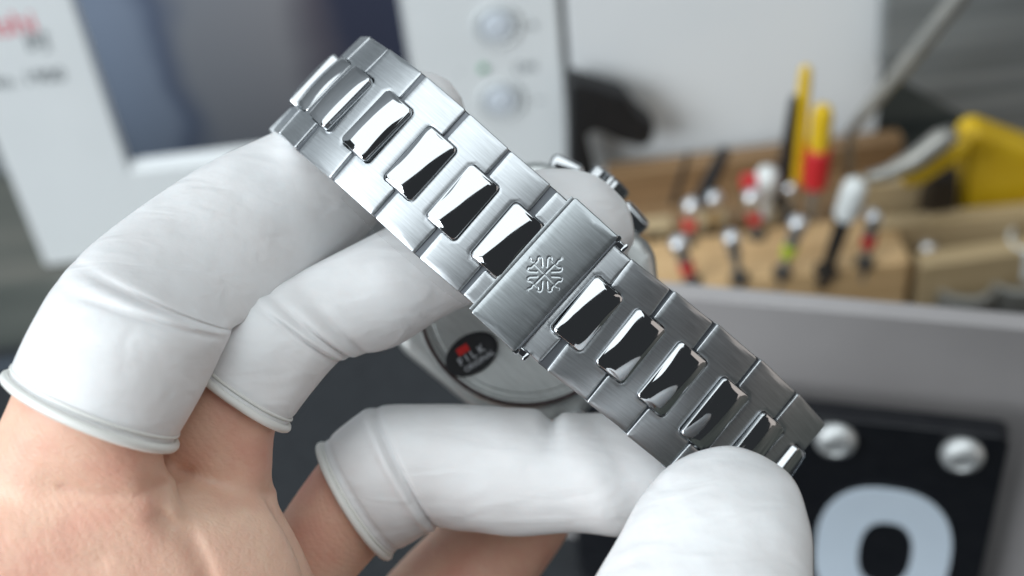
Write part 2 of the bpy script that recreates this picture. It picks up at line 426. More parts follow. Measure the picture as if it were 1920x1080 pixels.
MW = MCase @ Matrix.Rotation(R(-90), 4, 'X')
mk('crown', knurl(), M_pol, MCase @ T(-1.2, 19.6, -5) @ Matrix.Rotation(R(-90), 4, 'X'), watch, angle=25)
for su, dy in ((-7.8, 19.3), (5.0, 19.9)):
    mk('pusher', rbox(5.4, 3.4, 3.6, .9, 3), M_pol, MCase @ T(su, dy, -6.6) @ Matrix.Rotation(R(-su*1.6), 4, 'Z'), watch)
for su in (-1, 1):
    for sv in (-1, 1):
        mk('lug', plate(rpoly([(-3.6, -2.2, .6), (3.6, -2.2, .6), (2.6, 2.2, .6), (-2.6, 2.2, .6)]), lambda u, v: -.35*v, thick=5, grid=1.2), M_pol,
           MCase @ T(su*19.2, sv*11.2, -.6) @ Matrix.Rotation(R(90 if su*sv > 0 else -90), 4, 'Z'), watch, angle=40)
# links between the case and the visible part of the bracelet
def back_run(i0, dirv, su):
    a = P3[i0]; e = cc + ES*su*20.5 + EN*(-3.5)
    K = [a, a+dirv*16, e+ES*su*14, e]
    B = lambda q: (1-q)**3*K[0]+3*q*(1-q)**2*K[1]+3*q*q*(1-q)*K[2]+q**3*K[3]
    qs = np.linspace(0, 1, 400); pts = np.array([B(q) for q in qs]); L = np.concatenate([[0], np.cumsum(np.linalg.norm(np.diff(pts, axis=0), axis=1))])
    nseg = max(3, round(L[-1]/PITCHMM)); jj = [pts[np.argmin(abs(L-L[-1]*k/nseg))] for k in range(nseg+1)]
    w0 = W3[i0]; w1 = EW*11.0
    for k in range(nseg):
        wa = w0*(1-k/nseg)+w1*k/nseg; wb = w0*(1-(k+1)/nseg)+w1*(k+1)/nseg
        p, q = jj[k], jj[k+1]
        if su < 0: p, q, wa, wb = q, p, wb, wa
        inst('outer_link', me_outer, place(p, q, wa, wb), watch)
    for k in range(1, nseg):
        wa = w0*(1-k/nseg)+w1*k/nseg; put_joint(jj[k], (jj[k+1]-jj[k-1])*(1 if su > 0 else -1), wa, .95)
back_run(0, dir0, -1)
back_run(11, dir11, 1)
# oval sticker on the case back
def oval(a, b, n=40): return np.array([(a*math.cos(q), b*math.sin(q)) for q in np.linspace(0, 2*math.pi, n+1)[:-1]])
M_blk = mottled('black_print', (.008, .008, .010), (.014, .014, .016), (.5, .5, .5), .45)
M_redp = mat('red_print', (.55, .012, .010), .5); M_whp = mat('pale_print', (.55, .57, .60), .5)
sc = V(884, 664, ZC+1.2); MS = MV @ T(sc) @ Matrix.Rotation(R(33), 4, 'Z')
stick = mk('oval_sticker', plate(oval(4.35, 2.95), bev=((0, -.03), (.1, 0)), thick=.12, grid=1), M_blk, MS, watch)
def text(name, s, size, m, M, parent, align='CENTER', depth=.0):
    c = bpy.data.curves.new(name, 'FONT'); c.body = s; c.size = size*S; c.align_x = align; c.align_y = 'CENTER'; c.extrude = depth*S
    o = bpy.data.objects.new(name, c); col.objects.link(o); bpy.context.view_layer.update()
    me = bpy.data.meshes.new_from_object(o.evaluated_get(bpy.context.evaluated_depsgraph_get())); bpy.data.objects.remove(o)
    me.name = name; me.materials.clear(); me.materials.append(m)
    o = bpy.data.objects.new(name, me); link(o, M, parent); return o
mk('red_mark', rbox(1.9, 1.15, .05, 0, 1), M_redp, MS @ T(-.75, 1.25, .02), stick)
text('lettering', 'F I L K', 1.7, M_whp, MS @ T(-.1, -.15, .05), stick, depth=.02)
text('lettering', 'ORIGINAL', 1.15, M_whp, MS @ T(.45, -1.55, .05), stick, depth=.02)
# thin clear film left on the bracelet's side
fp = [V(x, y, -2.2) for x, y in ((640, 372), (705, 437), (770, 492), (830, 545), (872, 572))]
fq = [V(x, y, -2.0) for x, y in ((655, 345), (722, 405), (790, 470), (850, 525), (885, 556))]
mk('protective_film', ([tuple(p) for p in fp+fq], [(i, i+1, 6+i, 5+i) for i in range(4)]), M_film, MV, watch)
mk('film_edge', tube(fp, .028, 5), M_film, MV, watch)

# ================================================================== HAND
def lr_tube(keys, nt=70, nth=40, shrink=0.0, disp=None, close_end=True):
    """keys: (Lx, Ly, Rx, Ry, z, zratio) outlines in photograph pixels -> lofted limb in the hand frame"""
    pr = crom(keys, nt); v, f = [], []
    cs = []
    for i, k in enumerate(pr):
        dz = k[6] if len(k) > 6 else 0.0
        Lp, Rp = V(k[0], k[1], k[4]+dz), V(k[2], k[3], k[4]-dz); c = (Lp+Rp)/2; h = (Rp-Lp)/2; hl = np.linalg.norm(h)
        r1 = max(hl-shrink, .02); r2 = max(hl*k[5]-shrink, .02); hn = h/max(hl, 1e-6)
        tpar = i*(len(keys)-1)/(nt-1)
        for j in range(nth):
            a = 2*math.pi*j/nth; g = disp(tpar, a) if disp else 0.0
            v.append(tuple(c+hn*math.cos(a)*(r1+g)+EN*math.sin(a)*(r2+g)))
        cs.append((c, hn, r1, r2))
    for i in range(nt-1):
        for j in range(nth):
            l = (j+1) % nth; f.append((i*nth+j, i*nth+l, (i+1)*nth+l, (i+1)*nth+j))
    f.append(tuple(range(nth-1, -1, -1)))
    if close_end: f.append(tuple((nt-1)*nth+j for j in range(nth)))
    return v, f, cs
def fix(vf):                                  # make normals point outwards
    bm = bmesh.new(); vs = [bm.verts.new(p) for p in vf[0]]
    for q in vf[1]:
        try: bm.faces.new([vs[i] for i in q])
        except ValueError: pass
    bmesh.ops.recalc_face_normals(bm, faces=bm.faces[:]); bm.verts.index_update()
    r = ([tuple(v.co) for v in bm.verts], [tuple(v.index for v in g.verts) for g in bm.faces]); bm.free(); return r
# finger outlines (index, middle, ring, little, thumb)
F1 = [(22, 702, 320, 838, 11, .95), (62, 610, 372, 745, 9.5, .95), (108, 535, 425, 640, 6, .95), (175, 460, 440, 612, 1, .95), (290, 372, 515, 585, -8, .92),
      (410, 296, 600, 500, -15, .88), (520, 246, 672, 452, -20, .84), (650, 175, 765, 355, -22, .82), (740, 135, 845, 280, -22, .82), (800, 135, 872, 225, -22, .85), (840, 150, 866, 185, -22, .85)]
F2 = [(350, 668, 535, 802, -3, .85), (395, 606, 585, 735, -5, .85), (455, 550, 632, 682, -7, .9), (520, 530, 668, 668, -9, .95), (640, 470, 745, 648, -13, .95),
      (760, 410, 840, 590, -15, .92), (900, 350, 960, 540, -17, .9), (1010, 318, 1070, 520, -18, .9), (1105, 325, 1150, 500, -18, .9), (1165, 370, 1185, 460, -18, .9), (1184, 405, 1188, 430, -18, .9)]
F3 = [(602, 838, 728, 1040, -22, .98), (640, 800, 775, 1015, -22, .98), (700, 764, 820, 990, -22, .98), (800, 758, 870, 995, -22, .96), (930, 762, 950, 1002, -22, .94), (1060, 772, 1060, 1002, -22, .92),
      (1150, 778, 1160, 1000, -22, .9), (1240, 800, 1245, 985, -22, .88), (1300, 840, 1300, 950, -22, .8), (1325, 880, 1325, 910, -22, .7)]
F5 = [(1040, 1260, 1545, 1260, 24, .8), (1090, 1130, 1527, 1150, 21, .8), (1120, 1078, 1523, 1080, 18, .8), (1163, 1000, 1520, 1000, 14, .8), (1203, 932, 1508, 940, 11, .8), (1245, 884, 1480, 890, 8.5, .82),
      (1290, 855, 1440, 860, 7, .85), (1335, 840, 1405, 844, 6.5, .85), (1362, 836, 1378, 837, 6.3, .8)]
def g(x, c, w): return math.exp(-((x-c)/w)**2)
def d1(t, a):
    front = max(0, math.sin(a)+.1)*(.15+.85*max(0, math.cos(a-.7)))
    return front*(-1.25*g(t, 2.66, .085) + .75*g(t, 2.40, .14) - .7*g(t, 2.10, .06) + .5*g(t, 2.95, .22)) - .25*g(t, .16, .04) \
        + .10*math.sin(a*3+t*2.1)*g(t, 1.2, .9) + front*.10*math.sin(t*9+a*2)*g(t, 4.6, 1.2)
def d2(t, a):
    front = max(0, math.sin(a)+.3)*(.35+.65*max(0, math.cos(a-.5)))
    return front*(-.6*g(t, 2.1, .10)+.35*g(t, 2.4, .14)-.6*g(t, 2.75, .10)+.35*g(t, 3.0, .14)-.5*g(t, 3.3, .12)) - .25*g(t, .28, .06)
def d3(t, a):
    front = max(0, math.sin(a)+.5); return -1.5*g(t, 4.78, .13)*max(0, -math.cos(a))**4 + front*(-.55*g(t, 2.05, .09)+.35*g(t, 1.8, .13)-.3*g(t, .5, .06)) \
        + .42*math.sin(a*2+t*3.3)*g(t, 5.8, 1.3)*max(0, -math.cos(a)*0+math.cos(a)*.7+.6) + .12*math.sin(t*5+a*3)*g(t, 5, 1.6)
def d5(t, a):
    return .12*math.sin(a*2+t*1.3)*g(t, 4.2, 1.5) + .10*math.sin(t*3.0-a*3)*g(t, 3.2, 1.5) + .28*g(t, 7.6, .2)*g(math.sin(a), .9, .4)
person = None
def skin_parts():
    P = []
    P.append(lr_tube([(-330, 1500, 420, 1620, 0, .45), (-260, 1180, 460, 1260, 4, .42), (-170, 1010, 420, 1080, 7, .42), (-80, 880, 360, 960, 10, .5), (-20, 790, 330, 900, 11, .7)] + F1[:8], 90, 36, 1.15)[:2])
    P.append(lr_tube([(60, 1500, 640, 1500, -6, .5), (180, 1180, 640, 1200, -5, .5), (240, 1010, 590, 1040, -4, .5), (180, 850, 532, 935, -4, .60), (215, 750, 528, 872, -3.5, .66)] + F2[:6], 80, 36, 1.15)[:2])
    P.append(lr_tube([(250, 1420, 520, 1480, -14, .6), (400, 1140, 600, 1300, -20, .7), (525, 945, 640, 1150, -22, .9)] + F3[:8], 80, 36, 1.15)[:2])
    P.append(lr_tube([(330, 1500, 560, 1620, -22, .6), (560, 1260, 800, 1400, -34, .8), (735, 1068, 1000, 1100, -40, .85), (830, 970, 1068, 998, -42, .8), (910, 870, 1090, 920, -42, .75), (985, 830, 1060, 860, -42, .7)], 60, 36)[:2])
    P.append(lr_tube([(-60, 1620, 60, 2050, 6, .7), (480, 1430, 700, 1900, 14, .7), (900, 1330, 1330, 1620, 22, .7)] + F5[:7], 70, 36, 1.0)[:2])
    P.append(lr_tube([(-420, 1950, 480, 2050, -6, .6), (-330, 1500, 520, 1560, -4, .5), (-180, 1120, 500, 1200, -2, .4), (60, 960, 400, 1010, -1, .35)], 40, 36)[:2])
    P.append(lr_tube([(-380, 1700, 640, 1750, 6, .36, 5), (-300, 1350, 630, 1380, 8, .36, 6), (-190, 1120, 590, 1150, 9, .34, 7), (-60, 980, 540, 1000, 8.5, .30, 7), (60, 905, 480, 925, 6, .22, 6), (150, 860, 420, 880, 2, .15, 5)], 60, 44)[:2])
    return P
vs, fs = merge(*[fix(p) for p in skin_parts()])
me = bpy.data.meshes.new('tmp'); me.from_pydata([tuple(c for c in p) for p in vs], [], fs)   # in mm while remeshing
tmp = bpy.data.objects.new('tmp', me); col.objects.link(tmp)
md = tmp.modifiers.new('r', 'REMESH'); md.mode = 'VOXEL'; md.voxel_size = .55
ms = tmp.modifiers.new('s', 'SMOOTH'); ms.iterations = 50; ms.factor = .5
dg = bpy.context.evaluated_depsgraph_get(); ev = tmp.evaluated_get(dg); em = ev.to_mesh()
co = np.empty(len(em.vertices)*3); em.vertices.foreach_get('co', co); co = co.reshape(-1, 3)
fc = [tuple(p.vertices) for p in em.polygons]; ev.to_mesh_clear(); bpy.data.objects.remove(tmp)
# palm creases: pressed in along lines drawn on the palm (hand frame)
def crease(poly, wdt, dep, zc):
    Q = np.array([V(x, y, zc)[:2] for x, y in poly]); best = np.full(len(co), 1e9)
    for a, b in zip(Q[:-1], Q[1:]):
        e = b-a; tt = np.clip(((co[:, :2]-a)@e)/(e@e), 0, 1); dd = np.linalg.norm(co[:, :2]-(a+tt[:, None]*e), axis=1); best = np.minimum(best, dd)
    co[:, 2] -= dep*np.exp(-(best/wdt)**2)*(co[:, 2] > -14)
crease([(326, 905), (318, 940), (330, 975)], 1.0, .5, 8)
crease([(318, 905), (270, 925), (200, 918), (120, 905)], 2.2, .5, 12)
crease([(326, 890), (370, 905), (430, 935), (525, 945)], 1.3, .9, 5)
crease([(326, 915), (400, 945), (500, 950)], .8, .5, 5)
crease([(318, 905), (270, 925), (200, 920), (135, 905)], .6, .42, 12)
crease([(326, 893), (370, 908), (430, 937), (520, 950)], .55, .5, 4)
crease([(325, 955), (370, 995), (400, 1050), (420, 1120)], 1.0, .8, 6)
crease([(40, 1005), (120, 1030), (210, 1040)], 1.2, .35, 10)
crease([(20, 1060), (140, 1062), (220, 1075)], 1.0, .3, 10)
pv, pf = co, fc
oc = pv.mean(0)
person = mk('person', (pv-oc, pf), M_skin, MV @ T(oc), wn=False)
tag(person, 'bare left hand with white finger cots, fingers curled through the steel bracelet', 'person')
def cot(keys, disp, lip, nt=110):
    v, f, cs = lr_tube(keys, nt, 64, 0, disp)
    c0 = np.array(cs[0][0])
    o = mk('finger_cot', fix(([tuple(np.array(p)-c0) for p in v], f)), M_latex, MV @ T(c0), person, wn=False)
    if lip:
        c, hn, r1, r2 = cs[0]
        ring = [tuple(hn*math.cos(a)*(r1+lip*.35)+EN*math.sin(a)*(r2+lip*.35)) for a in np.linspace(0, 2*math.pi, 65)[:-1]]
        mk('rolled_rim', tube(ring, lip, 10, True), M_rim, MV @ T(c0), o)
        c, hn, r1, r2 = cs[3]
        ring = [tuple(c-c0+hn*math.cos(a)*(r1)+EN*math.sin(a)*(r2)) for a in np.linspace(0, 2*math.pi, 65)[:-1]]
        mk('rim_bead', tube(ring, .22, 6, True), M_rim, MV @ T(c0), o)
    return o
cot(F1, d1, .62); cot(F2, d2, .55); cot(F3, d3, .55); cot(F5, d5, 0)


# ================================================================== BACKGROUND: the white timing machine
M_body = mottled('white_machine_paint', (.72, .75, .76), (.76, .79, .80), (.02, .02, .02), .45)
M_btn = mat('pale_blue_button', (.60, .65, .71), .45)
M_well = mat('button_well', (.58, .61, .62), .5)
M_ink = mat('dark_ink', (.09, .11, .12), .6); M_redink = mat('red_ink', (.75, .10, .14), .6)
M_led = mat('green_led', (.01, .30, .10), .3)
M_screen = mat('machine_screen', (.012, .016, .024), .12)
def build_screen(m):  # room reflection painted into the emission: colour bands, darker towards the bottom
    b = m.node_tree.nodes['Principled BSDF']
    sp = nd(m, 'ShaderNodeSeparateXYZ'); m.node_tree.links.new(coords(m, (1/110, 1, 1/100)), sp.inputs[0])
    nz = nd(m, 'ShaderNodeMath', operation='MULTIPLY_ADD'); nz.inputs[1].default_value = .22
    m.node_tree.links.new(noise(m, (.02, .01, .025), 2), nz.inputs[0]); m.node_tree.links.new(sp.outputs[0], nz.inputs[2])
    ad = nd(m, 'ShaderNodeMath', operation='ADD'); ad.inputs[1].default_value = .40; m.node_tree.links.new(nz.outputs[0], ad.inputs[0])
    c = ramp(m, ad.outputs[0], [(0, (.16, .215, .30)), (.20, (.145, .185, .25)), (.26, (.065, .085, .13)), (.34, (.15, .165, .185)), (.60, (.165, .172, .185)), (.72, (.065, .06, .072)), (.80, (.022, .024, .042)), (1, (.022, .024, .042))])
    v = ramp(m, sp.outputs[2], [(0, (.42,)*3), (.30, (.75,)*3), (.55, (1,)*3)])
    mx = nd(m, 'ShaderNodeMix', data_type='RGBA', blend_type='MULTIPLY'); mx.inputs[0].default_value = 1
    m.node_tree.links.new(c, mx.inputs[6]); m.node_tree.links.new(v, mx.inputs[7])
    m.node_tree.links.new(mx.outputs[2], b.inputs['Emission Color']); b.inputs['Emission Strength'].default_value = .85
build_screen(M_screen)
Y = Ydev
pBL = hitY(85, 500, Y); pBR = hitY(1058, 150, Y); sBL = hitY(240, 300, Y+3); sBR = hitY(772, 130, Y+3)
xl, xr, zt = pBL[0], pBR[0], 175.0
sl, sr, sb, st_ = sBL[0], sBR[0], sBL[2], 160.0
dev = empty('timing_machine', T((xl+xr)/2, Y+35, 0), 'white watch timing machine with a dark screen and round buttons', 'machine')
dd = 58
v, f, M = slab(xl, xr, Y+9, Y+9+dd, 0, zt); v, f = rbox(xr-xl, dd, zt, 3, 3)
mk('body', (v, f), M_body, M, dev, angle=40)
def fbar(x0, x1, z0, z1): return xf(rbox(x1-x0, 8, z1-z0, 1.2, 2), T((x0+x1)/2, 0, z0))
mk('front_frame', merge(fbar(xl, sl, 1, zt-1), fbar(sr, xr, 1, zt-1), fbar(sl-1.5, sr+1.5, 1, sb-3), fbar(sl-1.5, sr+1.5, st_, zt-1)), M_body, T(0, Y+4, 0), dev, angle=40)
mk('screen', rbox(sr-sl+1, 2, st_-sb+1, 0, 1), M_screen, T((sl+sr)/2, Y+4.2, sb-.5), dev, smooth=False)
mk('screen_bezel', ([(sl-.2, Y-.2, sb-3.2), (sr+.2, Y-.2, sb-3.2), (sr+.2, Y-.2, st_), (sl-.2, Y-.2, st_), (sl+.6, Y+3.1, sb), (sr-.6, Y+3.1, sb), (sr-.6, Y+3.1, st_-1), (sl+.6, Y+3.1, st_-1)],
   [(0, 1, 5, 4), (1, 2, 6, 5), (2, 3, 7, 6), (3, 0, 4, 7)]), M_body, None, dev, smooth=False)
TX = Matrix.Rotation(R(90), 4, 'X')           # text / discs standing on the front face
for px, py in ((932, 50), (940, 190)):
    p = hitY(px, py, Y-1)
    bt = mk('button', lathe([(4.7, 0), (4.7, 1.0), (4.2, 1.5), (3.2, 1.6), (.01, 1.6)], 32), M_btn, T(p[0], Y-.2, p[2]) @ TX, dev, angle=40)
    mk('button_ring', lathe([(7.4, 0), (7.4, .7), (6.9, 1.1), (6.2, .9), (5.4, .25), (4.9, .2)], 40, False), M_well, T(p[0], Y-.1, p[2]) @ TX, bt, angle=50)
p = hitY(906, 127, Y); mk('power_light', lathe([(1.25, 0), (1.25, .6), (.8, 1.1), (.01, 1.3)], 20), M_led, T(p[0], Y-.2, p[2]) @ TX, dev)
def dtext(s, px, py, size, m, align='CENTER'):
    p = hitY(px, py, Y-.3); text('lettering', s, size, m, T(p[0], Y-.25, p[2]) @ TX, dev, align)
dtext('Weishi', 68, 42, 10.5, M_redink, 'RIGHT'); dtext('\u65f6', 72, 82, 8, M_ink); dtext('No. 1900', 122, 140, 6.6, M_ink, 'RIGHT')
dtext('+', 1000, 50, 6, M_ink); dtext('\u2212', 1012, 190, 6, M_ink); dtext('ON', 985, 127, 4.6, M_ink); dtext('\u00b7', 862, 137, 6, M_ink)

# ------------------------------------------------------------------ board behind, black clamp, grey plate, rod
def poly_thing(name, pix, y, thick, m, label, cat, group=None, bev=1.0, rad=1.5, tilt=None):
    P = [hitY(a, b, y) for a, b in pix]; c = np.mean(P, axis=0); zmin = min(p[2] for p in P)
    L = [(p[0]-c[0], p[2]-c[2]) for p in P]
    area2 = sum(L[i-1][0]*L[i][1]-L[i][0]*L[i-1][1] for i in range(len(L)))
    if area2 < 0: L = L[::-1]
    loop = rpoly([(a, b, rad) for a, b in L], 3)
    o = mk(name, plate(loop, bev=((0, -bev), (bev*.3, -bev*.3), (bev, 0)), thick=thick, grid=max(2, thick/3)), m, T(c[0], y, c[2]) @ TX, None, angle=45)
    if label: tag(o, label, cat, group)
    return o
pa, pb = hitY(1062, 100, Ydev), hitY(1662, 60, Ywall); pa[0] += 61
v, f = rbox(pb[0]-pa[0]+60, 6, 330, 1, 2)
tag(mk('white_board', (v, f), M_white, T((pa[0]-60+pb[0])/2, Ywall+3, 0), angle=40), 'plain white board standing behind the wooden tool rack', 'board')
M_blackp = mottled('black_plastic', (.006, .006, .007), (.010, .010, .011), (.2, .2, .2), .55)
poly_thing('clamp', [(1066, 150), (1120, 166), (1174, 182), (1196, 214), (1230, 240), (1224, 270), (1204, 280), (1160, 268), (1112, 246), (1103, 262), (1112, 300), (1125, 350), (1066, 350)], min(Ydev+2, Ywall-14), 8, M_blackp,
           'black plastic hooked clamp beside the white timing machine', 'clamp', rad=2.0, bev=1.5)
M_plate = mat('brushed_grey_plate', (.16, .175, .18), .5, .3)
gn = noise(M_plate, (.012, .35, .02), 3)
def plate_tex(m):
    t = nd(m, 'ShaderNodeTexCoord'); mp = nd(m, 'ShaderNodeMapping'); mp.inputs['Rotation'].default_value = (0, 0, R(22))
    mp.inputs['Scale'].default_value = (9, 230, 9); m.node_tree.links.new(t.outputs['Object'], mp.inputs[0])
    n = nd(m, 'ShaderNodeTexNoise'); n.inputs['Scale'].default_value = 1; n.inputs['Detail'].default_value = 3; m.node_tree.links.new(mp.outputs[0], n.inputs['Vector'])
    setin(m, 'Base Color', ramp(m, n.outputs['Fac'], [(.36, (.17, .185, .19)), (.64, (.28, .30, .305))]))
plate_tex(M_plate)
poly_thing('metal_plate', [(1664, -90), (2010, -90), (2010, 340), (1925, 292), (1715, 168), (1652, 130)], Ydev-8, 5, M_plate,
           'grey brushed metal plate leaning at the top right above the tool rack', 'plate', rad=2)
M_rod = mottled('dull_steel', (.30, .30, .28), (.36, .35, .32), (.1, .1, .1), .4, metal=.6)

# ------------------------------------------------------------------ wooden racks
def wood(name, a, b, c):
    m = mat(name, b, .55); n = noise(m, (.012, .30, .30), 4, .6)
    setin(m, 'Base Color', ramp(m, n, [(.3, a), (.5, b), (.7, c)])); setin(m, 'Normal', bump(m, n, .15)); return m
M_wood = wood('beech_wood', (.47, .30, .14), (.60, .40, .20), (.68, .49, .27))
M_wood2 = wood('brown_wood', (.16, .09, .04), (.24, .145, .07), (.32, .20, .10))
M_wood3 = wood('pale_wood', (.38, .28, .15), (.46, .35, .20), (.55, .43, .26))
H = 25.0
y0 = hitZ(1500, 513, H)[1]; y1 = hitZ(1640, 400, H)[1]; bx0 = hitZ(1205, 545, H)[0]; bx1 = hitZ(1716, 500, H)[0]
block = mk('tool_block', rbox(bx1-bx0, y1-y0, H, 1.6, 3), M_wood, T((bx0+bx1)/2, (y0+y1)/2, 0), angle=40)
tag(block, 'light wooden tool block with metal headed tools standing in its holes', 'tool block')
yb = y1+16
zb = hitY(1400, 286, yb+26)[2]; rx0 = hitY(1150, 300, yb)[0]; rx1 = hitY(1740, 300, yb)[0]
rack = empty('tool_rack', T((rx0+rx1)/2, yb+8, 0), 'brown wooden rack of upright slats behind the tool block', 'rack')
mk('back_rail', rbox(rx1-rx0, 7, zb, .8, 2), M_wood2, T((rx0+rx1)/2, yb+26, 0), rack, angle=40)
mk('shelf', rbox(rx1-rx0, 26, zb*.55, .8, 2), M_wood2, T((rx0+rx1)/2, yb+10, 0), rack, angle=40)
for k, (px, wd, m) in enumerate(((1190, 15, M_wood2), (1228, 9, M_wood3), (1262, 8, M_wood2), (1322, 12, M_wood3), (1385, 10, M_wood2), (1430, 8, M_wood3), (1575, 7, M_wood2), (1640, 9, M_wood3))):
    p = hitY(px, 330, yb); mk('slat', rbox(wd, 6, zb*(.94+.06*(k % 2)), .7, 2), m, T(p[0], yb-4, 0), rack, angle=40)
# the tray on the right with its rails
tx1 = 260.0
tray = empty('parts_tray', T(hitZ(1820, 450, 0)), 'wooden parts tray with pale rails to the right of the tool block', 'tray')
def rail(pxa, pxb, z, dep, m):
    a, b_ = hitZ(*pxa, z), hitZ(*pxb, z); d = b_-a; L = np.linalg.norm(d[:2]); an = math.atan2(d[1], d[0])
    mk('rail', rbox(L, dep, z-2, .8, 2), m, T(*((a+b_)/2)[:2], 2) @ Matrix.Rotation(an, 4, 'Z') @ T(0, dep/2, 0), tray, angle=40)
rail((1640, 428), (2000, 395), 27, 6, M_wood3); rail((1726, 500), (2000, 462), 22, 7, M_wood3); rail((1590, 350), (2000, 335), 30, 6, M_wood3)
rail((1700, 640), (2000, 640), 14, 6, M_wood3)
a = hitZ(1720, 640, 2)
ty = hitZ(1720, 345, 2)[1]-a[1]
mk('tray_floor', rbox(150, ty, 2, .3, 1), M_wood2, T(a[0]+70, a[1]+ty/2, 0), tray, smooth=False)

# ------------------------------------------------------------------ tools standing in the block
M_ball = mat('bright_steel', (.74, .76, .79), .36, 1.0); M_shaft = mat('grey_shaft', (.30, .31, .31), .4, .7)
M_hole = mat('dark_socket', (.03, .022, .015), .7); M_red = mat('red_plastic', (.52, .02, .025), .4); M_lime = mat('lime_plastic', (.42, .50, .03), .45)
M_yel = mottled('yellow_plastic', (.66, .42, .01), (.72, .48, .02), (.1, .1, .1), .4); M_whitep = mat('white_plastic', (.72, .75, .74), .4)
M_brass = mat('brass', (.50, .36, .16), .35, .8); M_brown = mottled('dark_brown_handle', (.018, .012, .008), (.028, .020, .013), (.1, .1, .1), .5)
def seg_frame(a, b):
    z = nrm(np.array(b)-np.array(a)); x = nrm(np.cross([0, 1, 0], z)); y = np.cross(z, x); return frame(a, x, y, z), np.linalg.norm(np.array(b)-np.array(a))
def driver(base, head, r, band, mband, mshaft, label, rs=1.3, mhead=None, zb_=H):
    """a small precision tool: socket collar, shaft, colour band, round swivelling head"""
    B_ = hitZ(*base, zb_); Hd = hitY(*head, B_[1]); M, L = seg_frame(B_, Hd)
    t_ = empty('screwdriver', M, label, 'screwdriver', 'small screwdrivers standing in the wooden block')
    mk('shaft', lathe([(rs, -6), (rs, L*.5), (rs*1.5, L*.62), (rs*1.5, L-r*.8)], 16), mshaft, M, t_, angle=40)
    mk('socket', lathe([(2.9, -.5), (2.9, .6), (2.4, .9), (1.4, .9)], 20), M_hole, M, t_, angle=40)
    if band: mk('colour_band', lathe([(2.0, 0), (2.2, .4), (2.2, 3.8), (2.0, 4.2)], 20), mband, M @ T(0, 0, L*band), t_, angle=40)
    k = lathe([(r*.55, -r*1.5), (r*.8, -r*1.2), (r*.8, -r*.75), (r*.95, -r*.5)]+[(r*math.cos(q), r*math.sin(q)) for q in np.linspace(-.4, 1.5, 9)], 24)
    mk('head', k, mhead or M_ball, M @ T(0, 0, L), t_, angle=60)
    return t_
driver((1290, 452), (1297, 386), 2.7, .38, M_red, M_shaft, 'steel headed tool with red band behind the leftmost front one in the block')
driver((1336, 432), (1339, 372), 2.6, 0, None, M_brass, 'round steel head on a brass shaft standing in the back row of the block', mhead=M_ball)
driver((1420, 442), (1410, 370), 2.8, .38, M_red, M_shaft, 'steel headed tool with red band in the middle of the back row of the block')
driver((1478, 405), (1482, 353), 2.5, 0, None, M_shaft, 'small steel round head close to the base of the black and yellow tools')
driver((1298, 530), (1273, 458), 2.8, .28, M_red, M_shaft, 'leftmost steel headed tool with red band in the front row of the block')
driver((1386, 522), (1372, 447), 2.6, 0, None, M_shaft, 'plain grey steel headed tool without a band in the front row of the block')
driver((1466, 512), (1496, 420), 2.8, .36, M_lime, M_shaft, 'steel headed tool with a lime green band in the wooden block')
driver((1621, 494), (1637, 408), 2.7, .40, M_red, M_shaft, 'bluish steel headed tool with red band at the right end of the block')
# white capped black tool
B_ = hitZ(1549, 508, H); Hd = hitY(1608, 338, B_[1]); M, L = seg_frame(B_, Hd)
t_ = empty('marker', M, 'black pen shaped tool with a long white cap standing in the block', 'pen')
mk('shaft', lathe([(1.5, -6), (2.0, L*.2), (2.5, L*.64)], 20), M_blackp, M, t_, angle=40)
mk('cap', lathe([(2.9, 0), (3.3, 1), (3.6, L*.25), (3.2, L*.36), (2.0, L*.4), (.01, L*.405)], 24), M_whitep, M @ T(0, 0, L*.6), t_, angle=50)
mk('socket', lathe([(3.6, -.5), (3.6, .6), (3, .9), (1.6, .9)], 20), M_hole, M, t_, angle=40)
def stick(name, px_a, px_b, y, ra, rb, m, label, cat, group=None, flat=1.0, n=16):
    A_, B2 = hitY(*px_a, y), hitY(*px_b, y); M, L = seg_frame(A_, B2)
    o = mk(name, [(x, y_*flat, z) for x, y_, z in lathe([(ra*.7, 0), (ra, .8), (ra, 2), ((ra+rb)/2, L*.5), (rb, L-2.5), (rb*.8, L-.9), (rb*.4, L-.2), (.01, L)], n)[0]] and
           ([(x, y_*flat, z) for x, y_, z in lathe([(ra*.7, 0), (ra, .8), (ra, 2), ((ra+rb)/2, L*.5), (rb, L-2.5), (rb*.8, L-.9), (rb*.4, L-.2), (.01, L)], n)[0]], lathe([(1, 0)]*8, n)[1]), m, M, angle=50)
    if label: tag(o, label, cat, group)
    return o, M, L
ys = y1+6
stick('yellow_tool', (1490, 355), (1512, 122), ys, 2.7, 1.8, M_yel, 'tall narrow yellow tool handle rising above the block', 'tool')
stick('black_tool', (1462, 385), (1490, 178), ys-1, 2.6, 1.3, M_blackp, 'black tool handle standing against the tall yellow handle', 'tool')
Ax, M, L = None, None, None
A_, B2 = hitY(1524, 372, ys-5), hitY(1544, 198, ys-5); M, L = seg_frame(A_, B2)
t_ = empty('red_yellow_driver', M, 'short yellow handled screwdriver with a red grip next to the tall yellow handle', 'screwdriver')
mk('shaft', lathe([(1.3, -8), (1.3, L*.2)], 14), M_shaft, M, t_)
mk('grip', lathe([(2.4, L*.12), (3.9, L*.17), (4.1, L*.4), (3.7, L*.54), (2.9, L*.56)], 24), M_red, M, t_, angle=40)
mk('handle', lathe([(2.6, L*.5), (3.0, L*.6), (3.1, L*.9), (2.4, L*.98), (.01, L)], 24), M_yel, M, t_, angle=40)
A_, B2 = hitY(1436, 385, ys-2), hitY(1440, 315, ys-2); M, L = seg_frame(A_, B2)
